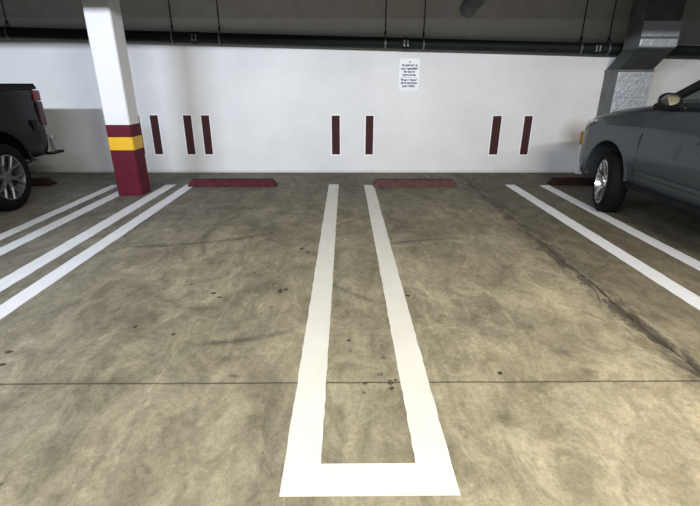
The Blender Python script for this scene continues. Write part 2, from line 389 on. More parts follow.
# ------------------------------------------------------------------ column
cx0, cx1, cy0, cy1 = -3.186, -2.857, 6.055, 6.36
col = thing('support_column', 'square white concrete column with maroon and yellow painted base', 'column', ((cx0+cx1)/2, (cy0+cy1)/2, 0))
hx, hy = (cx1-cx0)/2, (cy1-cy0)/2
def colsec(z0, z1, g=0):
    bm = bmesh.new(); ch = .014; a, b = hx+g, hy+g
    poly = [(-a+ch, -b), (a-ch, -b), (a, -b+ch), (a, b-ch), (a-ch, b), (-a+ch, b), (-a, b-ch), (-a, -b+ch)]
    add_prism(bm, poly, z0, z1, 'z'); return bm
obj('shaft', colsec(.96, 3.6), 'white', col)
obj('maroon_band', colsec(.80, .96, .0015), 'maroon', col)
obj('yellow_band', colsec(.63, .80, .0025), 'yellow', col)['label'] = 'yellow painted band'
obj('maroon_base', colsec(0, .63, .0015), 'maroon', col)

# ------------------------------------------------------------------ painted floor lines
def rough_strip(bm, x0, x1, y0, y1, z=.003, n=60, j=.003):
    # a paint strip with slightly uneven edges
    L, Rr = [], []
    for i in range(n+1):
        y = y0+(y1-y0)*i/n
        L.append((x0+random.uniform(-j, j), y)); Rr.append((x1+random.uniform(-j, j), y))
    V = [[bm.verts.new((a[0], a[1], h)) for a in s] for s in (L, Rr) for h in (.0005, z)]
    for a, b in ((0, 1), (1, 3), (3, 2), (2, 0)):
        for i in range(n): bm.faces.new((V[a][i], V[a][i+1], V[b][i+1], V[b][i]))
    bm.faces.new((V[0][0], V[1][0], V[3][0], V[2][0])); bm.faces.new((V[0][n], V[2][n], V[3][n], V[1][n]))
def paint(bm, x0, x1, y0, y1, z=.003):
    # paint strip between two ragged edges, sharing exact corners with its neighbours
    n = max(3, int((y1-y0)/.05)); rows = []
    for i in range(n+1):
        e = 0 if i in (0, n) else .0028; y = y0+(y1-y0)*i/n
        a = x0+random.uniform(-e, e); b = x1+random.uniform(-e, e)
        rows.append([(a, y, .0005), (a, y, z), (b, y, z), (b, y, .0005)])
    return rows
bm = bmesh.new()
loft(bm, paint(bm, -.257, -.103, 1.393, 6.78), True); loft(bm, paint(bm, .295, .446, 1.393, 6.74), True)
loft(bm, [[(-.258, 1.238, .0005), (-.258, 1.238, .003), (-.257, 1.393, .003), (-.257, 1.393, .0005)],
          [(.448, 1.238, .0005), (.448, 1.238, .003), (.446, 1.393, .003), (.446, 1.393, .0005)]], True)
tag(obj('parking_line', bm, 'line'), 'wide white U-shaped double stall line painted in the centre of the floor', 'parking line', 'painted stall lines')
for (xa, xb, y1, lab) in (
        (-3.62, -3.485, 6.74, 'white stall line outermost left, nearest the black pickup'),
        (-3.325, -3.175, 6.55, 'white stall line running up to the foot of the column, second from the pickup'),
        (-2.79, -2.63, 6.76, 'white stall line just right of the column'),
        (-2.475, -2.325, 6.78, 'white stall line bordering the empty left stall, beside the wheel stop')):
    bm = bmesh.new(); rough_strip(bm, xa, xb, 1.24, y1, n=80); tag(obj('parking_line', bm, 'cool_line'), lab, 'parking line', 'painted stall lines')
for (xa, xb, y1, m, lab) in ((2.505, 2.66, 6.76, 'cool_line', 'white stall line bordering the empty right stall'),
                             (3.035, 3.185, 6.72, 'cool_line', 'white stall line passing under the grey car front tyre')):
    bm = bmesh.new(); rough_strip(bm, xa, xb, 1.24, y1, n=80); tag(obj('parking_line', bm, m), lab, 'parking line', 'painted stall lines')

# ------------------------------------------------------------------ painted wall marks
marks = [(-3.62, -3.475, 'dark maroon wall mark half hidden behind the column'),
         (-3.30, -3.167, 'dark maroon wall mark just right of the column'),
         (-2.74, -2.605, 'left of the two maroon wall marks above the left wheel stop end'),
         (-2.435, -2.302, 'right of the two maroon wall marks above the left wheel stop end'),
         (-.229, -.092, 'left one of the two maroon wall marks at the centre'),
         (.352, .482, 'right one of the two maroon wall marks at the centre'),
         (2.520, 2.665, 'maroon wall mark left of the pair by the duct'),
         (3.062, 3.195, 'maroon wall mark nearest the duct and the grey car')]
for a, b, lab in marks:
    z0, z1 = (.318, .966)
    t = thing('wall_mark', lab, 'painted mark', ((a+b)/2, D, z0), 0, 'maroon wall marks')
    w = (b-a)/2; h = z1-z0
    bm = bmesh.new(); add_box(bm, -w-.018, w+.018, -.002, -.0003, -.018, h+.018); obj('sharpening_halo', bm, 'halo', t)  # added bright rim imitating a sharpening halo round the bar
    bm = bmesh.new(); add_box(bm, -w, w, -.005, -.002, 0, h); obj('maroon_bar', bm, 'mark', t)

# ------------------------------------------------------------------ wheel stops
def wheel_stop(x0, x1, y, mat, lab):
    t = x1-x0; h = .105; e = .05
    bm = bmesh.new(); n = 20; rings = []
    for i in range(n+1):
        s = i/n; x = -t/2+t*s
        k = min(1, min(s, 1-s)*t/.045)   # sloped ends
        hh = h*(.35+.65*k)+random.uniform(-.0015, .0015); j = random.uniform(-.002, .002)
        rings.append([(x, -.085+j, 0), (x, -.08+j, hh*.45), (x, -.055, hh*.93), (x, -.045, hh), (x, .045, hh), (x, .055, hh*.93), (x, .08, hh*.45), (x, .085, 0)])
    loft(bm, rings, True)
    o = obj('wheel_stop', bm, mat, loc=((x0+x1)/2, y, 0)); tag(o, lab, 'wheel stop', 'concrete wheel stops')
    for sx in (-.36, .36):
        bm = bmesh.new(); add_lathe(bm, [(h-.004, .014), (h+.004, .013), (h+.006, .008)], 'z', 14)
        c = obj('anchor_bolt', bm, 'rod', o); c.location = (sx*t, 0, 0)
wheel_stop(-2.40, -1.06, 6.69, 'stopm', 'maroon concrete wheel stop in the empty left stall')
wheel_stop(.43, 1.72, 6.69, 'stopb', 'faded brown-red wheel stop in the empty right stall')
wheel_stop(3.22, 4.55, 6.80, 'stopd', 'shade-darkened wheel stop in front of the grey car')
wheel_stop(-5.85, -4.52, 6.75, 'stopd', 'shade-darkened wheel stop behind the black pickup tyre')

# ------------------------------------------------------------------ drain pipe and hangers
PY = 7.61
def pz(x): return 2.083 - .0212*x
pr = .083
bm = bmesh.new(); add_tube(bm, [(-9, PY, pz(-9)), (9, PY, pz(9))], pr, 28)
pipe = obj('drain_pipe', bm, 'pipe', smooth=True)
tag(pipe, 'long black iron pipe running along the top of the white wall', 'pipe')
for x in (-2.33, .95, 3.97):
    bm = bmesh.new(); add_tube(bm, [(x-.05, PY, pz(x)), (x+.05, PY, pz(x))], pr+.006, 28)
    cpl = obj('coupling', bm, 'pipe', pipe, smooth=True)
    bm = bmesh.new()
    for dx in (-.028, .028):
        add_tube(bm, [(x+dx, PY-pr-.02, pz(x)-.045), (x+dx, PY-pr-.02, pz(x)+.045)], .011, 8)
        for dz in (-.035, .035):
            add_box(bm, x+dx-.014, x+dx+.014, PY-pr-.035, PY-pr+.01, pz(x)+dz-.010, pz(x)+dz+.010, .003)
    obj('bolt_clamp', bm, 'zinc', cpl)
def hanger_parts(t, x):
    z = pz(x)
    bm = bmesh.new(); add_tube(bm, [(0, 0, z+pr+.06), (0, 0, 3.6)], .0095, 10); obj('rod', bm, 'rod', t, smooth=True)
    bm = bmesh.new(); r = pr+.006; pts = []
    for k in range(33):
        a = R(-90)+2*math.pi*k/32; pts.append((0, math.cos(a)*r, z+math.sin(a)*r))
    # flat strap ring
    for i, (p, q) in enumerate(zip(pts, pts[1:])): pass
    ring = [[(sx, p[1]*g, z+(p[2]-z)*g) for (sx, g) in ((-.011, 1.0), (.011, 1.0), (.011, 1.045), (-.011, 1.045))] for p in pts[:-1]]
    V = [[bm.verts.new(q) for q in rr] for rr in ring]
    for i in range(32):
        a, b = V[i], V[(i+1) % 32]
        for k in range(4): bm.faces.new((a[k], a[(k+1) % 4], b[(k+1) % 4], b[k]))
    obj('strap', bm, 'zinc', t, smooth=True)
    bm = bmesh.new()
    for s in (-1, 1): add_tube(bm, [(0, s*.045, z+pr*.95), (0, s*.012, z+pr+.07)], .007, 8)
    add_tube(bm, [(0, 0, z+pr+.045), (0, 0, z+pr+.085)], .018, 6)
    obj('yoke', bm, 'rod', t)
for x, lab in ((-5.2, 'thin steel pipe hanger at the far left above the pickup'), (-2.68, 'steel pipe hanger nearest the white column'),
               (-1.95, 'steel pipe hanger second to the right of the column'), (.63, 'steel pipe hanger left of the notice sign'),
               (1.23, 'steel pipe hanger right of the notice sign'), (3.72, 'steel pipe hanger left of the duct, farther one'),
               (4.16, 'steel pipe hanger right beside the foil duct')):
    hanger_parts(thing('pipe_hanger', lab, 'pipe hanger', (x, PY, 0), 0, 'hangers along the drain pipe'), x)

# slanting dark pipe stub under the slab
bm = bmesh.new(); a = Vector((1.56, 6.32, 2.36)); b = Vector((1.54, 3.27, 2.96)); d = (b-a).normalized()
add_tube(bm, [a, a+d*.03, a+d*.3, b-d*.02], [.085, .105, .112, .112], 24)
stub = obj('insulated_pipe', bm, 'grey_pipe', smooth=True); tag(stub, 'dark grey wrapped pipe end slanting down from the ceiling', 'pipe')
for s in (.35, .95, 1.6, 2.2):
    bm = bmesh.new(); add_tube(bm, [a+d*s, a+d*(s+.03)], .117, 24); obj('band', bm, 'rod', stub, smooth=True)

# ------------------------------------------------------------------ duct
duct = thing('air_duct', 'foil-wrapped sheet metal duct dropping behind the grey car', 'duct', (4.545, 7.55, 0))
ox, oy = 4.545, 7.55
dx0, dx1 = 4.275-ox, 4.815-ox
def duct_seg(name, pts, mat, g=0, nz=1):   # pts: list of (yfront, yback, z)
    bm = bmesh.new()
    rings = [[(dx0-g, yf-oy-g, z), (dx1+g, yf-oy-g, z), (dx1+g, yb-oy, z), (dx0-g, yb-oy, z)] for yf, yb, z in pts]
    loft(bm, rings, True)
    bmesh.ops.bevel(bm, geom=[e for e in bm.edges if abs((e.verts[0].co-e.verts[1].co).z) > .05], offset=.012, segments=2, affect='EDGES')
    return obj(name, bm, mat, duct)
duct_seg('lower_section', [(7.36, 7.75, .02), (7.36, 7.75, 1.68)], 'duct')
duct_seg('offset_section', [(7.36, 7.75, 1.68), (6.98, 7.38, 1.97)], 'ductdark')['label'] = 'dark slanted offset'
duct_seg('upper_section', [(6.98, 7.38, 1.97), (6.98, 7.38, 3.6)], 'duct')
def foil_sheet(name, y, z0, z1, parent=duct):
    bm = bmesh.new(); nx, nz = 22, max(6, int((z1-z0)/.03)); G = []
    for i in range(nx+1):
        row = []
        for j in range(nz+1):
            edge = (i in (0, nx)) or (j in (0, nz))
            row.append(bm.verts.new((dx0-.004+(dx1-dx0+.008)*i/nx, y-oy-.012-(0 if edge else random.uniform(0, .0045)), z0+(z1-z0)*j/nz)))
        G.append(row)
    for i in range(nx):
        for j in range(nz): bm.faces.new((G[i][j], G[i+1][j], G[i+1][j+1], G[i][j+1]))
    r = bmesh.ops.extrude_face_region(bm, geom=list(bm.faces))
    for v in r['geom']:
        if isinstance(v, bmesh.types.BMVert): v.co.y += .008
    return obj(name, bm, 'foil', parent)
foil_sheet('foil_wrap', 7.36, .55, 1.66)['label'] = 'crinkled silver foil face'
foil_sheet('foil_wrap', 6.98, 1.99, 2.32)['label'] = 'crinkled silver foil face'
bm = bmesh.new(); add_box(bm, dx0-.012, dx1+.012, 6.98-oy-.022, 6.98-oy+.39, 2.09, 2.125, .003); obj('flange', bm, 'duct', duct)
bm = bmesh.new(); add_box(bm, dx0-.012, dx1+.012, 7.36-oy-.02, 7.36-oy+.385, 1.655, 1.69, .003); obj('flange', bm, 'duct', duct)
bm = bmesh.new(); add_box(bm, dx0-.008, dx1+.008, 7.36-oy-.022, 7.36-oy-.008, 1.28, 1.30, .002); obj('seam_tape', bm, 'foil', duct)
# yellow post stub
g = thing('guard_post', 'short yellow-topped guard post at the wall behind the grey car', 'post', (4.12, 7.68, 0))
bm = bmesh.new(); add_box(bm, -.055, .055, -.05, .05, .50, .72, .008); obj('yellow_top', bm, 'oldyellow', g)
bm = bmesh.new(); add_box(bm, -.05, .05, -.045, .045, 0, .50, .005); obj('base', bm, 'white', g)

# ------------------------------------------------------------------ sign
sw, sh = .33, .49
sg = thing('notice_sign', 'small white notice sign with navy lettering on the wall under the pipe', 'sign', (1.055, D, 1.365))
bm = bmesh.new(); add_box(bm, -sw/2, sw/2, -.006, -.0005, 0, sh)
bmesh.ops.bevel(bm, geom=[e for e in bm.edges if abs((e.verts[0].co-e.verts[1].co).y) > .003], offset=.018, segments=4, affect='EDGES')
obj('panel', bm, 'sign', sg)
def text(s, size, x, z, parent, width=None):
    cu = bpy.data.curves.new('lettering', 'FONT'); cu.body = s; cu.size = size; cu.align_x = 'CENTER'; cu.extrude = .0008; cu.offset = .0022
    o = bpy.data.objects.new('lettering', cu); COL.objects.link(o)
    bpy.context.view_layer.update(); dg = bpy.context.evaluated_depsgraph_get()
    me = bpy.data.meshes.new_from_object(o.evaluated_get(dg)); bpy.data.objects.remove(o)
    me.materials.clear(); me.materials.append(MT['ink'])
    xs = [v.co.x for v in me.vertices]; k = width/(max(xs)-min(xs)) if width else 1
    for v in me.vertices: v.co = Vector((v.co.x*k, -v.co.z, v.co.y))
    t = bpy.data.objects.new('lettering', me); COL.objects.link(t); t.parent = parent; t.location = (x, -.0075, z)
for s, z, w in (('Providence is', .375, .25), ('not responsible', .325, .28), ('for lost or', .278, .19), ('stolen items.', .229, .22),
                ('Please remove', .152, .27), ('all items from', .105, .265), ('your vehicle.', .058, .22)):
    text(s, .047, 0, z, sg, w)
bm = bmesh.new(); add_box(bm, -.13, .13, -.0075, -.006, .2, .2035); obj('divider_line', bm, 'ink', sg)
bm = bmesh.new(); add_prism(bm, [(-.016, .452), (0, .446), (.016, .452), (.010, .438), (.005, .434), (.003, .418), (-.003, .418), (-.005, .434), (-.010, .438)], -.0078, -.006, 'y'); obj('emblem', bm, 'ink', sg)

# ------------------------------------------------------------------ wheels (local: outer face at x = -w/2, axis x)
def make_wheel(parent, r, w, rim_r, loc, spokes, mat, steer=0, flip=False, style='split'):
    e = w/2
    bm = bmesh.new()
    prof = [(-e+.012, rim_r+.002), (-e+.002, rim_r+.02), (-e, rim_r+(r-rim_r)*.5), (-e+.012, r-.03), (-e+.03, r-.008), (-e+.05, r)]
    add_lathe(bm, prof+[(-a, b) for a, b in prof[::-1]], 'x', 64, closed=True)
    # tread grooves are cut as thin raised shoulders
    for k in range(56):
        a = 2*math.pi*k/56
        for s in (-1, 1):
            m = Matrix.Rotation(a, 4, 'X')
            vs = add_box(bm, s*(e-.045)-.02, s*(e-.045)+.02, -.011, .011, r-.012, r+.001)
            for v in vs: v.co = m @ v.co
    t = obj('wheel', bm, 'rubber', parent, smooth=30, loc=loc, rot=(0, 0, steer + (math.pi if flip else 0)))
    t['label'] = 'black tyre with alloy rim'
    # rim: barrel, spokes, hub
    bm = bmesh.new()
    add_lathe(bm, [(-e+.02, rim_r+.004), (-e+.008, rim_r+.004), (-e+.006, rim_r-.008), (-e+.03, rim_r-.018), (e-.02, rim_r-.03), (e-.02, rim_r+.002)], 'x', 64, closed=True)
    def spoke(a0, a1, r0, r1, w0, w1, x0, x1):
        p0 = Vector((x0, math.cos(a0)*r0, math.sin(a0)*r0)); p1 = Vector((x1, math.cos(a1)*r1, math.sin(a1)*r1))
        d = (p1-p0).normalized(); sd = d.cross(Vector((1, 0, 0))).normalized(); nx = Vector((1, 0, 0))
        rings = []
        for p, ww in ((p0, w0), ((p0+p1)/2 - nx*.004, (w0+w1)/2*.9), (p1, w1)):
            rings.append([p-sd*ww, p-sd*ww*.6-nx*.012, p+sd*ww*.6-nx*.012, p+sd*ww, p+sd*ww*.8+nx*.028, p-sd*ww*.8+nx*.028])
        loft(bm, rings, True)
    for k in range(spokes):
        a = 2*math.pi*k/spokes+.25
        if style == 'split':
            spoke(a, a, .04, rim_r*.50, .028, .024, -e+.045, -e+.035)
            for s in (-1, 1): spoke(a, a+s*.27, rim_r*.46, rim_r-.006, .017, .02, -e+.035, -e+.016)
        else:
            for s in (-1, 1): spoke(a+s*.10, a+s*.17, .05, rim_r-.006, .018, .021, -e+.05, -e+.016)
    rim = obj('rim', bm, mat, t, smooth=30)
    bm = bmesh.new(); add_lathe(bm, [(-e+.02, .035), (-e+.018, .045), (-e+.026, .065), (-e+.07, .075)], 'x', 32)
    for k in range(spokes):
        a = 2*math.pi*(k+.5)/spokes+.25
        add_tube(bm, [(-e+.03, math.cos(a)*.058, math.sin(a)*.058), (-e+.07, math.cos(a)*.058, math.sin(a)*.058)], .009, 6)
    obj('hub_cap', bm, mat, t, smooth=30)
    bm = bmesh.new(); add_lathe(bm, [(-e+.075, .01), (-e+.074, rim_r*.72), (-e+.085, rim_r*.72), (-e+.086, .01)], 'x', 32)
    obj('brake_disc', bm, 'rod', t)
    bm = bmesh.new(); add_lathe(bm, [(-e+.10, .01), (-e+.10, rim_r-.035), (-e+.11, rim_r-.035), (-e+.11, .01)], 'x', 32)
    obj('backing', bm, 'dark', t)
    return t

# ------------------------------------------------------------------ car body loft
def body_rings(stations, sect):
    rings = []
    for st in stations:
        half = sect(*st)                       # list of (x, z) from bottom centre, out, up to top centre (x>=0)
        y = st[0]
        right = [(x, y, z) for x, z in half]; left = [(-x, y, z) for x, z in half[::-1] if x > 1e-6]
        rings.append(right+left)
    return rings
def arch_cut(bm, yc, zc, r, xs, depth):
    for s in (-1, 1):
        add_tube(bm, [(s*(xs+.1), yc, zc), (s*(xs-depth), yc, zc)], r, 40)

# ---- grey crossover: forward is +y, local origin on the ground under its centre line, y=0 at front bumper
SX, SYF = 4.085, 6.26
suv = thing('crossover_car', 'grey metallic crossover car parked nose to the wall on the right', 'car', (SX, SYF, .0048))
Wd = .945
def suv_sect(y, w, zb, zs, zt, crown):
    # w half width, zb bottom, zs crease height, zt top edge height, crown centre rise
    return [(0, zb), (w*.72, zb), (w-.075, zb+.01), (w-.035, zb+.07), (w-.03, zb+.13), (w-.004, zb+.22), (w, (zb+zs)/2+.06), (w-.014, zs-.07), (w-.004, zs-.012),
            (w-.018, zs+.012), (w-.055, zt-.03), (w-.095, zt), (w*.66, zt+crown*.62), (w*.33, zt+crown*.92), (0, zt+crown)]
st = [(0.0, .48, .36, .68, .74, .03), (-.025, .60, .33, .76, .86, .05), (-.07, .70, .31, .83, .95, .06), (-.14, .80, .31, .90, 1.01, .07), (-.24, .885, .32, .955, 1.05, .08),
      (-.40, .928, .34, 1.0, 1.09, .10), (-.60, .94, .36, 1.02, 1.12, .11), (-.95, .945, .39, 1.04, 1.16, .12), (-1.25, .945, .41, 1.055, 1.20, .11), (-1.45, .943, .41, 1.065, 1.235, .07),
      (-1.60, .941, .41, 1.07, 1.255, .02), (-2.2, .94, .41, 1.085, 1.27, 0), (-3.0, .94, .41, 1.10, 1.285, 0), (-3.7, .942, .41, 1.115, 1.30, 0), (-4.2, .93, .41, 1.12, 1.31, 0),
      (-4.5, .88, .42, 1.12, 1.30, 0), (-4.62, .78, .45, 1.09, 1.25, 0), (-4.66, .70, .50, 1.0, 1.12, 0)]
bm = bmesh.new(); loft(bm, body_rings(st, suv_sect), True)
sb = obj('body', bm, 'suv'); 
cb = bmesh.new(); WY, WY2, WZ = -.985, -3.73, .365
arch_cut(cb, WY+.03, WZ+.06, .445, .945, .36); arch_cut(cb, WY2, WZ+.06, .445, .945, .36)
boolean_cut(sb, cb); sb.parent = suv
# wheel-arch lips
def arch_lip(bm, yc, zc, r, x, sgn, a0=-12, a1=192, wd=.03):
    pts = [(x, yc+math.cos(R(t))*r, zc+math.sin(R(t))*r) for t in range(a0, a1+1, 6)]
    rings = []
    for i, (X0, Y0, Z0) in enumerate(pts):
        t = R(a0+6*i); c, s = math.cos(t), math.sin(t)
        rings.append([(X0+sgn*.006, Y0, Z0), (X0+sgn*.006, yc+c*(r+wd), zc+s*(r+wd)), (X0-sgn*.03, yc+c*(r+wd), zc+s*(r+wd)), (X0-sgn*.03, Y0, Z0)])
    loft(bm, rings, True)
for s in (-1, 1):
    for yc in (WY, WY2):
        bm = bmesh.new(); arch_lip(bm, yc+(.03 if yc == WY else 0), WZ+.06, .428, s*.937, s, 2, 178, .022); obj('wheel_arch_lip', bm, 'suv', suv, smooth=30)
# liner blocks so that nothing shows through the arches
for yc in (WY, WY2):
    bm = bmesh.new(); add_tube(bm, [(-.60, yc, WZ), (.60, yc, WZ)], .06, 16); obj('axle', bm, 'dark', suv)
for s in (-1, 1):
    bm = bmesh.new(); add_prism(bm, [(-1.42, .395), (-1.42, .445), (-3.26, .445), (-3.26, .395)], s*.885, s*.935, 'x'); obj('sill_trim', bm, 'plastic', suv)
# doors: seams and handles
for s in (-1, 1):
    def sidex(z): return .9455 if z < 1.0 else .9455-.05*(z-1.0)/.15
    for seg, nm in (([(-1.52, 1.13), (-1.50, .95), (-1.50, .62), (-1.54, .50)], 'a'), ([(-2.62, 1.14), (-2.62, .50)], 'b'), ([(-3.60, 1.16), (-3.52, .90), (-3.42, .80)], 'c')):
        bm = bmesh.new()
        add_tube(bm, [(s*(sidex(z)-.006), y, z) for y, z in seg], .0042, 6); obj('door_seam', bm, 'dark', suv)
    for y in (-2.42, -3.35):
        bm = bmesh.new(); add_tube(bm, [(s*.93, y+.09, 1.00), (s*.968, y+.075, 1.003), (s*.972, y-.06, 1.005), (s*.93, y-.085, 1.003)], .013, 10)
        obj('door_handle', bm, 'suv', suv, smooth=True)
    bm = bmesh.new(); patch(bm, (s*.9415, -1.6, .57), (s*.9415, -3.25, .57), (s*.951, -3.25, .595), (s*.951, -1.6, .61), 6, 2, 0, .004); obj('door_moulding', bm, 'suv', suv)
# greenhouse
BZ = 1.20
def gp(s): return {
    'A': (s*.80, -1.36, 1.24), 'At': (s*.585, -2.25, 1.70),
    'S0': (s*.865, -1.62, 1.26), 'S0t': (s*.64, -2.36, 1.67),
    'B': (s*.868, -2.66, 1.28), 'Bt': (s*.645, -2.72, 1.705),
    'C': (s*.862, -3.55, 1.295), 'Ct': (s*.64, -3.55, 1.69),
    'Dd': (s*.80, -4.32, 1.315), 'Dt': (s*.60, -4.05, 1.645),
    'E': (s*.70, -4.52, 1.30), 'Et': (s*.54, -4.22, 1.645)}
Lp, Rp = gp(-1), gp(1)
bm = bmesh.new(); patch(bm, Lp['A'], Rp['A'], Rp['At'], Lp['At'], 16, 8, .10, .006); obj('windshield', bm, 'glass', suv, smooth=True)
bm = bmesh.new(); patch(bm, Rp['E'], Lp['E'], Lp['Et'], Rp['Et'], 12, 6, .06, .006); obj('rear_window', bm, 'dglass', suv, smooth=True)
bm = bmesh.new()
rr = []
for (y, w, z, cr) in ((-2.22, .60, 1.685, .035), (-2.5, .645, 1.72, .05), (-3.0, .655, 1.74, .055), (-3.6, .65, 1.725, .05), (-4.1, .61, 1.68, .04), (-4.35, .56, 1.63, .03)):
    rr.append([(-w-.02, y, z-.035), (-w, y, z), (-w*.6, y, z+cr*.7), (0, y, z+cr), (w*.6, y, z+cr*.7), (w, y, z), (w+.02, y, z-.035), (w, y, z-.05), (0, y, z+cr-.05), (-w, y, z-.05)])
loft(bm, rr, True); obj('roof', bm, 'suv', suv, smooth=30)
for s, P in ((-1, Lp), (1, Rp)):
    for a, b, at, btt, nm, m in (('S0', 'B', 'S0t', 'Bt', 'front_side_window', 'glass'), ('B', 'C', 'Bt', 'Ct', 'rear_side_window', 'dglass'), ('C', 'Dd', 'Ct', 'Dt', 'quarter_window', 'dglass')):
        bm = bmesh.new(); q = (P[a], P[b], P[btt], P[at]) if s == 1 else (P[b], P[a], P[at], P[btt])
        q = q[::-1] if False else q
        patch(bm, *q, 6, 5, 0, .005); obj(nm, bm, m, suv, smooth=True)
    for base, top, r in (('A', 'At', .034), ('B', 'Bt', .03), ('C', 'Ct', .03), ('Dd', 'Dt', .05)):
        p0, p1 = Vector(P[base]), Vector(P[top])
        bm = bmesh.new(); off = Vector((s*.006, 0, 0))
        if base == 'A': p0 = (Vector(P['A'])+Vector(P['S0']))/2; p1 = (Vector(P['At'])+Vector(P['S0t']))/2; m = 'suv_dark'; r = .045
        else: m = 'suv_dark'
        md = (p0+p1)/2 + Vector((s*.02, 0, .015))
        add_tube(bm, [p0+off, md+off*0, p1], r, 10); obj('pillar', bm, m, suv, smooth=True)
    bm = bmesh.new(); add_tube(bm, [Vector(P[k])+Vector((s*.004, 0, -.004)) for k in ('S0', 'B', 'C', 'Dd')], .013, 8); obj('belt_trim', bm, 'suv_dark', suv, smooth=True)
    # door mirror
    bm = bmesh.new()
    bmesh.ops.create_uvsphere(bm, u_segments=24, v_segments=14, radius=1)
    for v in bm.verts:
        x, y, z = v.co; y = max(y, -.55)
        v.co = Vector((x*.098*(1-.12*y), y*.09, z*.064*(1+.15*x*s)))
    mo = obj('door_mirror', bm, 'suv_dark', suv, smooth=50, loc=(s*1.03, -1.93, 1.345), rot=(0, 0, R(16)*s))
    bm = bmesh.new()
    N = 24; add_prism(bm, [(math.cos(2*math.pi*k/N)*.070, math.sin(2*math.pi*k/N)*.041) for k in range(N)], -.0535, -.0505, 'y'); obj('mirror_glass', bm, 'mirror', mo, rot=(R(5), 0, R(10)*s))
    bm = bmesh.new(); add_tube(bm, [(s*-.07, .0, -.03), (s*-.14, .02, -.065), (s*-.165, .02, -.085)], .024, 10); obj('mirror_arm', bm, 'suv_dark', mo, smooth=True)
# interior
bm = bmesh.new(); add_box(bm, -.70, .70, -2.0, -1.62, 1.20, 1.30, .03); obj('dashboard', bm, 'interior', suv)
for sx in (-.38, .38):
    bm = bmesh.new(); add_box(bm, sx-.23, sx+.23, -2.98, -2.82, 1.15, 1.42, .06); add_box(bm, sx-.12, sx+.12, -2.97, -2.86, 1.45, 1.62, .04); add_box(bm, sx-.02, sx+.02, -2.92, -2.90, 1.38, 1.5)
    obj('seat', bm, 'seat', suv)
bm = bmesh.new(); pts = [(-.38+math.cos(R(t))*.18, -2.12-math.sin(R(t))*.06, 1.24+math.sin(R(t))*.16) for t in range(0, 361, 12)]
add_tube(bm, pts, .014, 8); obj('steering_wheel', bm, 'interior', suv, smooth=True)
# wipers, headlamps, grille, badge
bm = bmesh.new(); add_tube(bm, [(-.72, -1.33, 1.275), (-.40, -1.31, 1.318), (-.1, -1.34, 1.33)], .008, 6); obj('wiper', bm, 'chrome', suv)
for s in (-1, 1):
    bm = bmesh.new()
    pts = [(.60, -.04, .83, .10), (.70, -.085, .87, .11), (.80, -.155, .92, .11), (.88, -.255, .975, .10), (.925, -.40, 1.015, .07), (.935, -.52, 1.05, .025)]
    rings = [[(s*(x+.004), y+.006, z-h*.5), (s*(x+.012), y+.016, z), (s*(x-.012), y+.008, z+h*.5), (s*(x-.05), y-.05, z+h*.4), (s*(x-.05), y-.05, z-h*.4)] for x, y, z, h in pts]
    loft(bm, rings, True); obj('headlamp', bm, 'lens', suv, smooth=30)
bm = bmesh.new(); add_box(bm, -.46, .46, -.02, .02, .46, .70, .015); obj('grille', bm, 'plastic', suv)
for z in (.52, .58, .64):
    bm = bmesh.new(); add_box(bm, -.44, .44, .015, .028, z-.008, z+.008, .003); obj('grille_bar', bm, 'chrome', suv)
for s in (-1, 1):
    bm = bmesh.new(); add_box(bm, s*.70-.12, s*.70+.12, -4.66, -4.55, .95, 1.12, .03); obj('tail_lamp', bm, 'redlens', suv)
for s in (-1, 1):
    make_wheel(suv, .365, .225, .262, (s*.84, WY, .365), 5, 'alloy', steer=R(-17), flip=(s == 1), style='double')
    make_wheel(suv, .365, .225, .262, (s*.84, WY2, .365), 5, 'alloy', flip=(s == 1), style='double')

# ---- black pickup: tail toward the wall (+y), local y=0 at the tail
TX, TY = -5.12, 6.30
tr = thing('pickup_truck', 'black pickup truck with covered bed backed up on the left', 'truck', (TX, TY, 0))
TWY, TWY2, TZ = -.955, -4.75, .40
def bed_sect(y, w, zb, zt):
    return [(0, zb), (w*.8, zb), (w-.05, zb+.02), (w-.015, zb+.10), (w, zb+.24), (w-.004, zb+.36), (w-.022, zb+.44), (w-.03, zb+.6), (w-.028, zt-.10), (w-.02, zt-.05), (w-.035, zt), (w-.10, zt+.008), (0, zt+.008)]
bm = bmesh.new()
loft(bm, body_rings([(0, .965, .56, 1.36), (-.015, .985, .54, 1.385), (-.06, 1.0, .53, 1.395), (-.5, 1.01, .52, 1.40), (-.95, 1.018, .52, 1.40), (-1.5, 1.01, .52, 1.40), (-1.985, 1.005, .50, 1.40)], bed_sect), True)
bed = obj('bed', bm, 'truck'); cb = bmesh.new(); arch_cut(cb, TWY, TZ+.06, .50, 1.02, .38); boolean_cut(bed, cb); bed.parent = tr
for s in (-1, 1):
    bm = bmesh.new(); arch_lip(bm, TWY, TZ+.06, .485, s*1.008, s, 8, 172, .05); obj('wheel_arch_flare', bm, 'truck', tr, smooth=30)
# tailgate
bm = bmesh.new(); add_box(bm, -.80, .80, -.01, .03, .66, 1.37, .015); tg = obj('tailgate', bm, 'truck', tr)
bm = bmesh.new(); add_box(bm, -.12, .12, .028, .045, 1.18, 1.26, .01); obj('tailgate_handle', bm, 'plastic', tg)
# bed cover with rails
bm = bmesh.new(); add_box(bm, -.97, .97, -1.97, .005, 1.400, 1.468, .015); cvr = obj('bed_cover', bm, 'cover', tr)
for s in (-1, 1):
    bm = bmesh.new(); add_box(bm, s*.955-.03, s*.955+.03, -1.97, .0, 1.396, 1.44, .008); obj('cover_rail', bm, 'plastic', cvr)
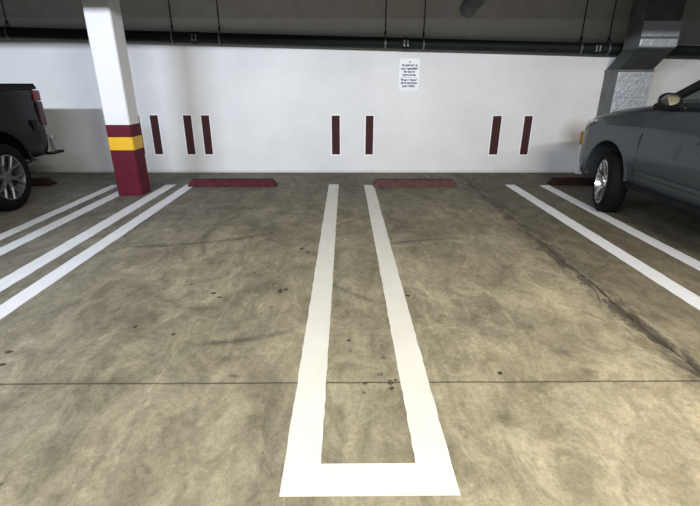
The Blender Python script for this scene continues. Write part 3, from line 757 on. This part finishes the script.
# rear lamps
for s in (-1, 1):
    bm = bmesh.new(); add_box(bm, s*.925-.065, s*.925+.068, -.09, .045, 1.25, 1.385, .02); obj('tail_lamp', bm, 'redlens', tr)['label'] = 'bright red upper tail lamp lens'
    bm = bmesh.new(); add_box(bm, s*.93-.06, s*.93+.062, -.06, .05, .93, 1.245, .018); obj('tail_lamp', bm, 'darkred', tr)['label'] = 'dark red lower tail lamp lens'
    bm = bmesh.new(); add_box(bm, s*1.004-.004, s*1.004+.004, -.27, -.19, .86, 1.02, .003); obj('side_badge', bm, 'plastic', tr)
# bumper: chrome corner pieces and black step pad
for s in (-1, 1):
    bm = bmesh.new(); rings = []
    for (x, y, z0) in ((.985, .0, .58), (1.0, .025, .565), (1.0, .05, .57), (1.0, .065, .72), (.98, .15, .725), (.93, .20, .71), (.75, .235, .70), (.45, .24, .70)):
        rings.append([(s*x, y, z0), (s*(x+.01), y+.012, z0+.03), (s*(x+.01), y+.012, .75), (s*x, y, .78), (s*(x-.04), y-.03, .78), (s*(x-.04), y-.03, z0)])
    loft(bm, rings, True); obj('bumper_corner', bm, 'dimchrome', tr, smooth=30)
    bm = bmesh.new(); add_box(bm, s*.72-.27, s*.72+.22, .0, .19, .57, .71, .015); obj('corner_filler', bm, 'plastic', tr)
bm = bmesh.new(); add_box(bm, -.46, .46, .10, .23, .56, .77, .02); obj('bumper_bar', bm, 'chrome', tr)
for s in (-1, 1):
    bm = bmesh.new(); add_box(bm, s*.86-.13, s*.86+.13, .03, .29, .525, .565, .015); obj('corner_step', bm, 'plastic', tr)
bm = bmesh.new(); add_box(bm, -.05, .05, -.1, .33, .42, .50, .01); obj('hitch_receiver', bm, 'plastic', tr)
bm = bmesh.new(); add_box(bm, -.45, .45, -5.4, -.1, .44, .56); obj('chassis', bm, 'dark', tr)
bm = bmesh.new(); add_tube(bm, [(.75, -.55, .42), (.80, -.25, .44), (.84, -.12, .46)], .035, 14); obj('exhaust_pipe', bm, 'zinc', tr, smooth=True)
# cab and hood
def cab_sect(y, w, zb, zt, crown):
    return [(0, zb), (w-.08, zb), (w-.03, zb+.05), (w-.005, zb+.25), (w, zb+.40), (w-.02, zt-.16), (w-.03, zt-.05), (w-.07, zt), (w*.5, zt+crown*.8), (0, zt+crown)]
bm = bmesh.new()
loft(bm, body_rings([(-2.02, 1.0, .42, 1.25, 0), (-3.2, 1.005, .42, 1.25, 0), (-4.05, 1.005, .42, 1.25, .0), (-4.15, 1.005, .42, 1.22, .04), (-4.8, 1.01, .44, 1.18, .08), (-5.45, .99, .44, 1.14, .08), (-5.62, .93, .42, 1.08, .06), (-5.70, .85, .45, .95, .03)], cab_sect), True)
cab = obj('cab', bm, 'truck'); cb = bmesh.new(); arch_cut(cb, TWY2, TZ+.06, .49, 1.02, .38); boolean_cut(cab, cb); cab.parent = tr
bm = bmesh.new()
loft(bm, [[(-.93, a, 1.25), (-.93, b, 1.25), (-.76, c, 1.86), (-.76, d, 1.86)] if False else [(sx*w, y, z) for (w, y, z) in ((.93, -2.06, 1.25), (.93, -3.95, 1.25), (.76, -3.1, 1.84), (.78, -2.14, 1.84))] for sx in (-1, 1)], True)
obj('cab_windows', bm, 'dglass', tr)
bm = bmesh.new(); loft(bm, [[(-.80, y, z), (-.70, y, z+.05), (0, y, z+.07), (.70, y, z+.05), (.80, y, z)] for y, z in ((-2.1, 1.82), (-2.5, 1.85), (-3.0, 1.84), (-3.2, 1.80))], False)
bmesh.ops.solidify(bm, geom=list(bm.faces), thickness=.03); obj('cab_roof', bm, 'truck', tr, smooth=30)
for s in (-1, 1):
    for (y0, y1, r) in ((-3.98, -3.14, .035), (-3.05, -2.95, .04), (-2.06, -2.14, .05)):
        bm = bmesh.new(); add_tube(bm, [(s*.935, y0, 1.24), (s*.79, y1, 1.83)], r, 10); obj('cab_pillar', bm, 'truck', tr, smooth=True)
    bm = bmesh.new(); add_box(bm, s*1.10-.10, s*1.10+.10, -3.82, -3.70, 1.22, 1.46, .03); obj('door_mirror', bm, 'plastic', tr)
    bm = bmesh.new(); add_tube(bm, [(s*1.03, -3.76, 1.26), (s*.94, -3.78, 1.22)], .025, 8); obj('mirror_arm', bm, 'plastic', tr)
    bm = bmesh.new(); add_tube(bm, [(s*.98, -2.2, .38), (s*1.04, -2.2, .36), (s*1.04, -3.95, .36), (s*.98, -3.95, .38)], .04, 10); obj('side_step', bm, 'plastic', tr, smooth=True)
    bm = bmesh.new(); add_box(bm, s*.80-.12, s*.80+.12, -5.72, -5.55, .82, 1.0, .03); obj('headlamp', bm, 'lens', tr)
    for yw_ in (TWY, TWY2):
        make_wheel(tr, .40, .27, .268, (s*.905, yw_, .402), 6, 'greyalloy', flip=(s == 1), style='split')
bm = bmesh.new(); add_box(bm, -.62, .62, -5.76, -5.66, .70, 1.02, .03); obj('grille', bm, 'chrome', tr)
bm = bmesh.new(); add_box(bm, -.95, .95, -5.86, -5.66, .46, .66, .04); obj('front_bumper', bm, 'chrome', tr)
for yc in (TWY, TWY2):
    bm = bmesh.new(); add_tube(bm, [(-.7, yc, .40), (.7, yc, .40)], .06, 12); obj('axle', bm, 'dark', tr)
